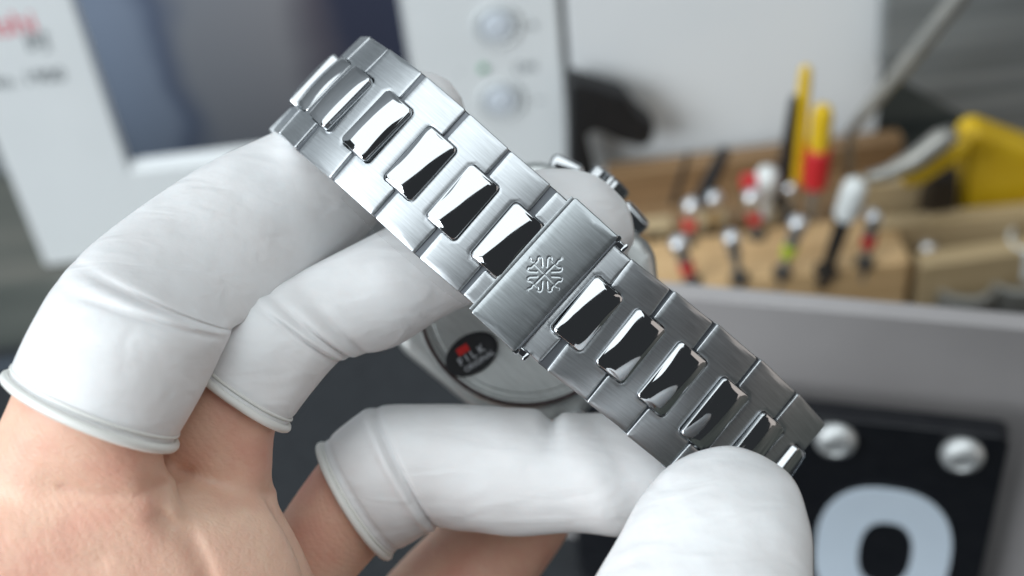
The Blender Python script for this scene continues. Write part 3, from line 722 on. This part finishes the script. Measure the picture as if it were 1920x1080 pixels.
t_ = empty('screwdriver', M, 'white headed tool with a red collar left of the black handle', 'screwdriver')
mk('head', lathe([(1.6, -4), (2.4, L*.2), (3.4, L*.45), (3.5, L*.85), (2.4, L*.97), (.01, L)], 20), M_whitep, M, t_, angle=50)
p = hitY(1405, 342, ys-2); mk('collar', rbox(5, 4, 4.5, 1, 2), M_red, T(p[0], p[1], p[2]-2), t_)
stick('black_tweezers', (1310, 385), (1362, 276), yb-9, 2.6, 1.9, M_blackp, 'black slanted tool leaning in the rack left of the yellow handles', 'tool')
stick('dark_tweezers', (1262, 385), (1292, 284), yb-9, 1.1, .8, M_brown, 'thin dark slanted tool leaning in the left part of the rack', 'tool')
# bent grey rod
pr = [hitY(1592, 335, yb-8), hitY(1592, 275, yb-8), hitY(1597, 245, yb-9), hitY(1614, 222, yb-10), hitY(1700, 118, yb-14), hitY(1800, -8, yb-18), hitY(1860, -90, yb-20)]
tag(mk('bent_rod', tube(pr, [1.3, 1.3, 1.4, 1.7, 2.4, 2.6, 2.6], 14), M_rod), 'long bent grey metal rod leaning up to the right edge', 'rod')
# pliers and handles on the right
yp = hitZ(1800, 420, 27)[1]+7
poly_thing('yellow_case', [(1812, 262), (1842, 246), (1990, 300), (1990, 412), (1800, 408), (1812, 330)], yp+4, 9, M_yel, 'bright yellow plastic case at the right end of the rack', 'case', rad=3, bev=2.5)
pl = poly_thing('pliers', [(1828, 258), (1815, 296), (1728, 350), (1692, 356), (1700, 336), (1760, 300)], yp-6, 8, M_yel, 'pliers with a yellow arm and a dull steel arm leaning on the tray', 'pliers', rad=1.5, bev=1.5)
mk('steel_arm', tube([hitY(a, b_, yp-8) for a, b_ in ((1625, 334), (1665, 325), (1715, 300), (1765, 262), (1792, 246))], [1.6, 2.4, 3.0, 3.4, 2.4], 12), M_rod, None, pl)
dh = poly_thing('brown_tool', [(1756, 340), (1802, 322), (1798, 380), (1778, 465), (1728, 462), (1738, 398)], hitZ(1750, 470, 12)[1], 8, M_brown, 'dark brown tool handle with a steel end standing in the tray', 'handle', rad=2, bev=2)
p = hitY(1738, 470, hitZ(1750, 470, 12)[1]-5)
mk('steel_end', lathe([(3.0, -2), (3.4, 0), (3.0, 2), (1.5, 3.2), (.01, 3.4)], 20), M_ball, T(p) , dh)
for px, py, r_, lab in ((1806, 540, 10, 'small open steel cup in the tray beside the wooden block'), (1902, 528, 9, 'small open steel cup at the right edge of the tray')):
    p = hitZ(px, py, 8); o = mk('metal_cup', lathe([(r_*.8, 0), (r_, 1), (r_, 9), (r_*.8, 9.5), (r_*.72, 8.5), (r_*.65, 2), (.01, 1.6)], 28), M_rod, T(p[0], p[1], 2), angle=45); tag(o, lab, 'cup', 'steel cups in the parts tray')
p = hitZ(1915, 478, 16); tag(mk('white_cup', lathe([(5, 0), (7, 1), (7.5, 12), (6.8, 12.4), (6.2, 3), (.01, 2.5)], 28), M_whitep, T(p[0]+3, p[1], 10), angle=45), 'pale round cup cut off by the right edge above the tray', 'cup')

# ------------------------------------------------------------------ black number plate on a grey board
Pp = CAM+ray(1700, 800)*300
def project(p):
    d = np.array(p)-CAM; z = np.dot(d, Fw); return 960+FPX*np.dot(d, Rt)/z, 540-FPX*np.dot(d, Up)/z
best = min((abs((lambda q: (q[1]-800)/(q[0]-1700))(project(Pp+np.array([math.cos(q_), -math.sin(q_), 0])*20))-.108), q_) for q_ in np.linspace(-.3, .9, 241))
psi = best[1]; hh = np.array([math.cos(psi), -math.sin(psi), 0]); nn = np.array([-math.sin(psi), -math.cos(psi), 0])
def onp(px, py, off=0.0):
    q = hitP(px, py, Pp+nn*off, nn); return np.dot(q-Pp, hh), q[2]
ar, zr = onp(1896, 822); al, _ = onp(1083, 1050); zbm = 4.0
Mpl = frame((Pp[0], Pp[1], 0), hh, (0, 0, 1), nn)
M_gboard = mottled('grey_board_paint', (.40, .38, .38), (.44, .42, .42), (.03, .03, .03), .5)
M_bplate = mottled('black_gloss_plate', (.006, .007, .010), (.010, .011, .014), (.2, .2, .2), .3)
M_num = mottled('pale_blue_numeral', (.66, .76, .86), (.70, .80, .90), (.05, .05, .05), .45)
M_screw = mat('matte_steel_screw', (.74, .76, .76), .5, .75)
sign = empty('number_plate', Mpl @ T((ar+al)/2, 0, 0), 'black plate with a large pale blue 0 and two dome screws', 'sign')
mk('plate', plate(rpoly([(al, zbm, 2.5), (ar, zbm, 2.5), (ar, zr, 3), (al, zr, 3)]), bev=((0, -.5), (.2, -.12), (.6, 0)), thick=5.0, grid=8), M_bplate, Mpl, sign, angle=40)
for px, py in ((1566, 830), (1804, 858)):
    a_, z_ = onp(px, py, 1.5)
    mk('dome_screw', lathe([(4.6, 0), (4.7, .8), (4.3, 2.0), (3.2, 2.9), (2.4, 3.1), (2.2, 2.7), (.01, 2.6)], 32), M_screw, Mpl @ T(a_, z_, .05), sign, angle=40)
ox0, _ = onp(1527, 1040); ox1, _ = onp(1783, 1040); _, ozt = onp(1660, 915); ix0, _ = onp(1606, 1060); ix1, _ = onp(1706, 1060); _, izt = onp(1660, 976)
def ring0():
    w_ = ox1-ox0; cx = (ox0+ox1)/2; hgt = w_*1.5; cz = ozt-hgt/2; iw = ix1-ix0; ih = hgt-2*(ozt-izt); icx = (ix0+ix1)/2; n = 64; v, f = [], []
    for zz in (0, .6):
        for (c_, a_, b_) in ((cx, w_/2, hgt/2), (icx, iw/2, ih/2)):
            for k in range(n):
                q = 2*math.pi*k/n; e = 2/2.5; co_, si = math.cos(q), math.sin(q)
                v.append((c_+a_*math.copysign(abs(co_)**e, co_), cz+b_*math.copysign(abs(si)**e, si), zz))
    for k in range(n):
        j = (k+1) % n
        f += [(2*n+k, 2*n+j, 3*n+j, 3*n+k), (k, j, 2*n+j, 2*n+k), (n+j, n+k, 3*n+k, 3*n+j)]
    return fix((v, f))
mk('numeral', ring0(), M_num, Mpl @ T(0, 0, .03), sign, smooth=False)
bo = -13.0
bl, _ = onp(1052, 1040, bo); _, bz = onp(1600, 588, bo)
tag(mk('grey_board', rbox(240, 5, bz, .5, 2), M_gboard, frame(Pp*np.array([1, 1, 0])+nn*(bo-2.5)+hh*(bl+120), hh, -nn, (0, 0, 1)), angle=40),
    'grey upright board with a pale top edge behind the black number plate', 'board')

# ------------------------------------------------------------------ mat on the desk
mb = hitZ(0, 652, 3)[1]
matx = mk('desk_mat', rbox(700, 420, 3, 1, 2), M_mat, T(-180, mb-210, 0), angle=40); tag(matx, 'dark slate work mat lying on the desk under the hand', 'mat')
M_edge = mat('blue_grey_binding', (.05, .065, .085), .5)
mk('binding', rbox(700, 5, .5, .2, 1), M_edge, T(-180, mb-9, 3.0), matx)
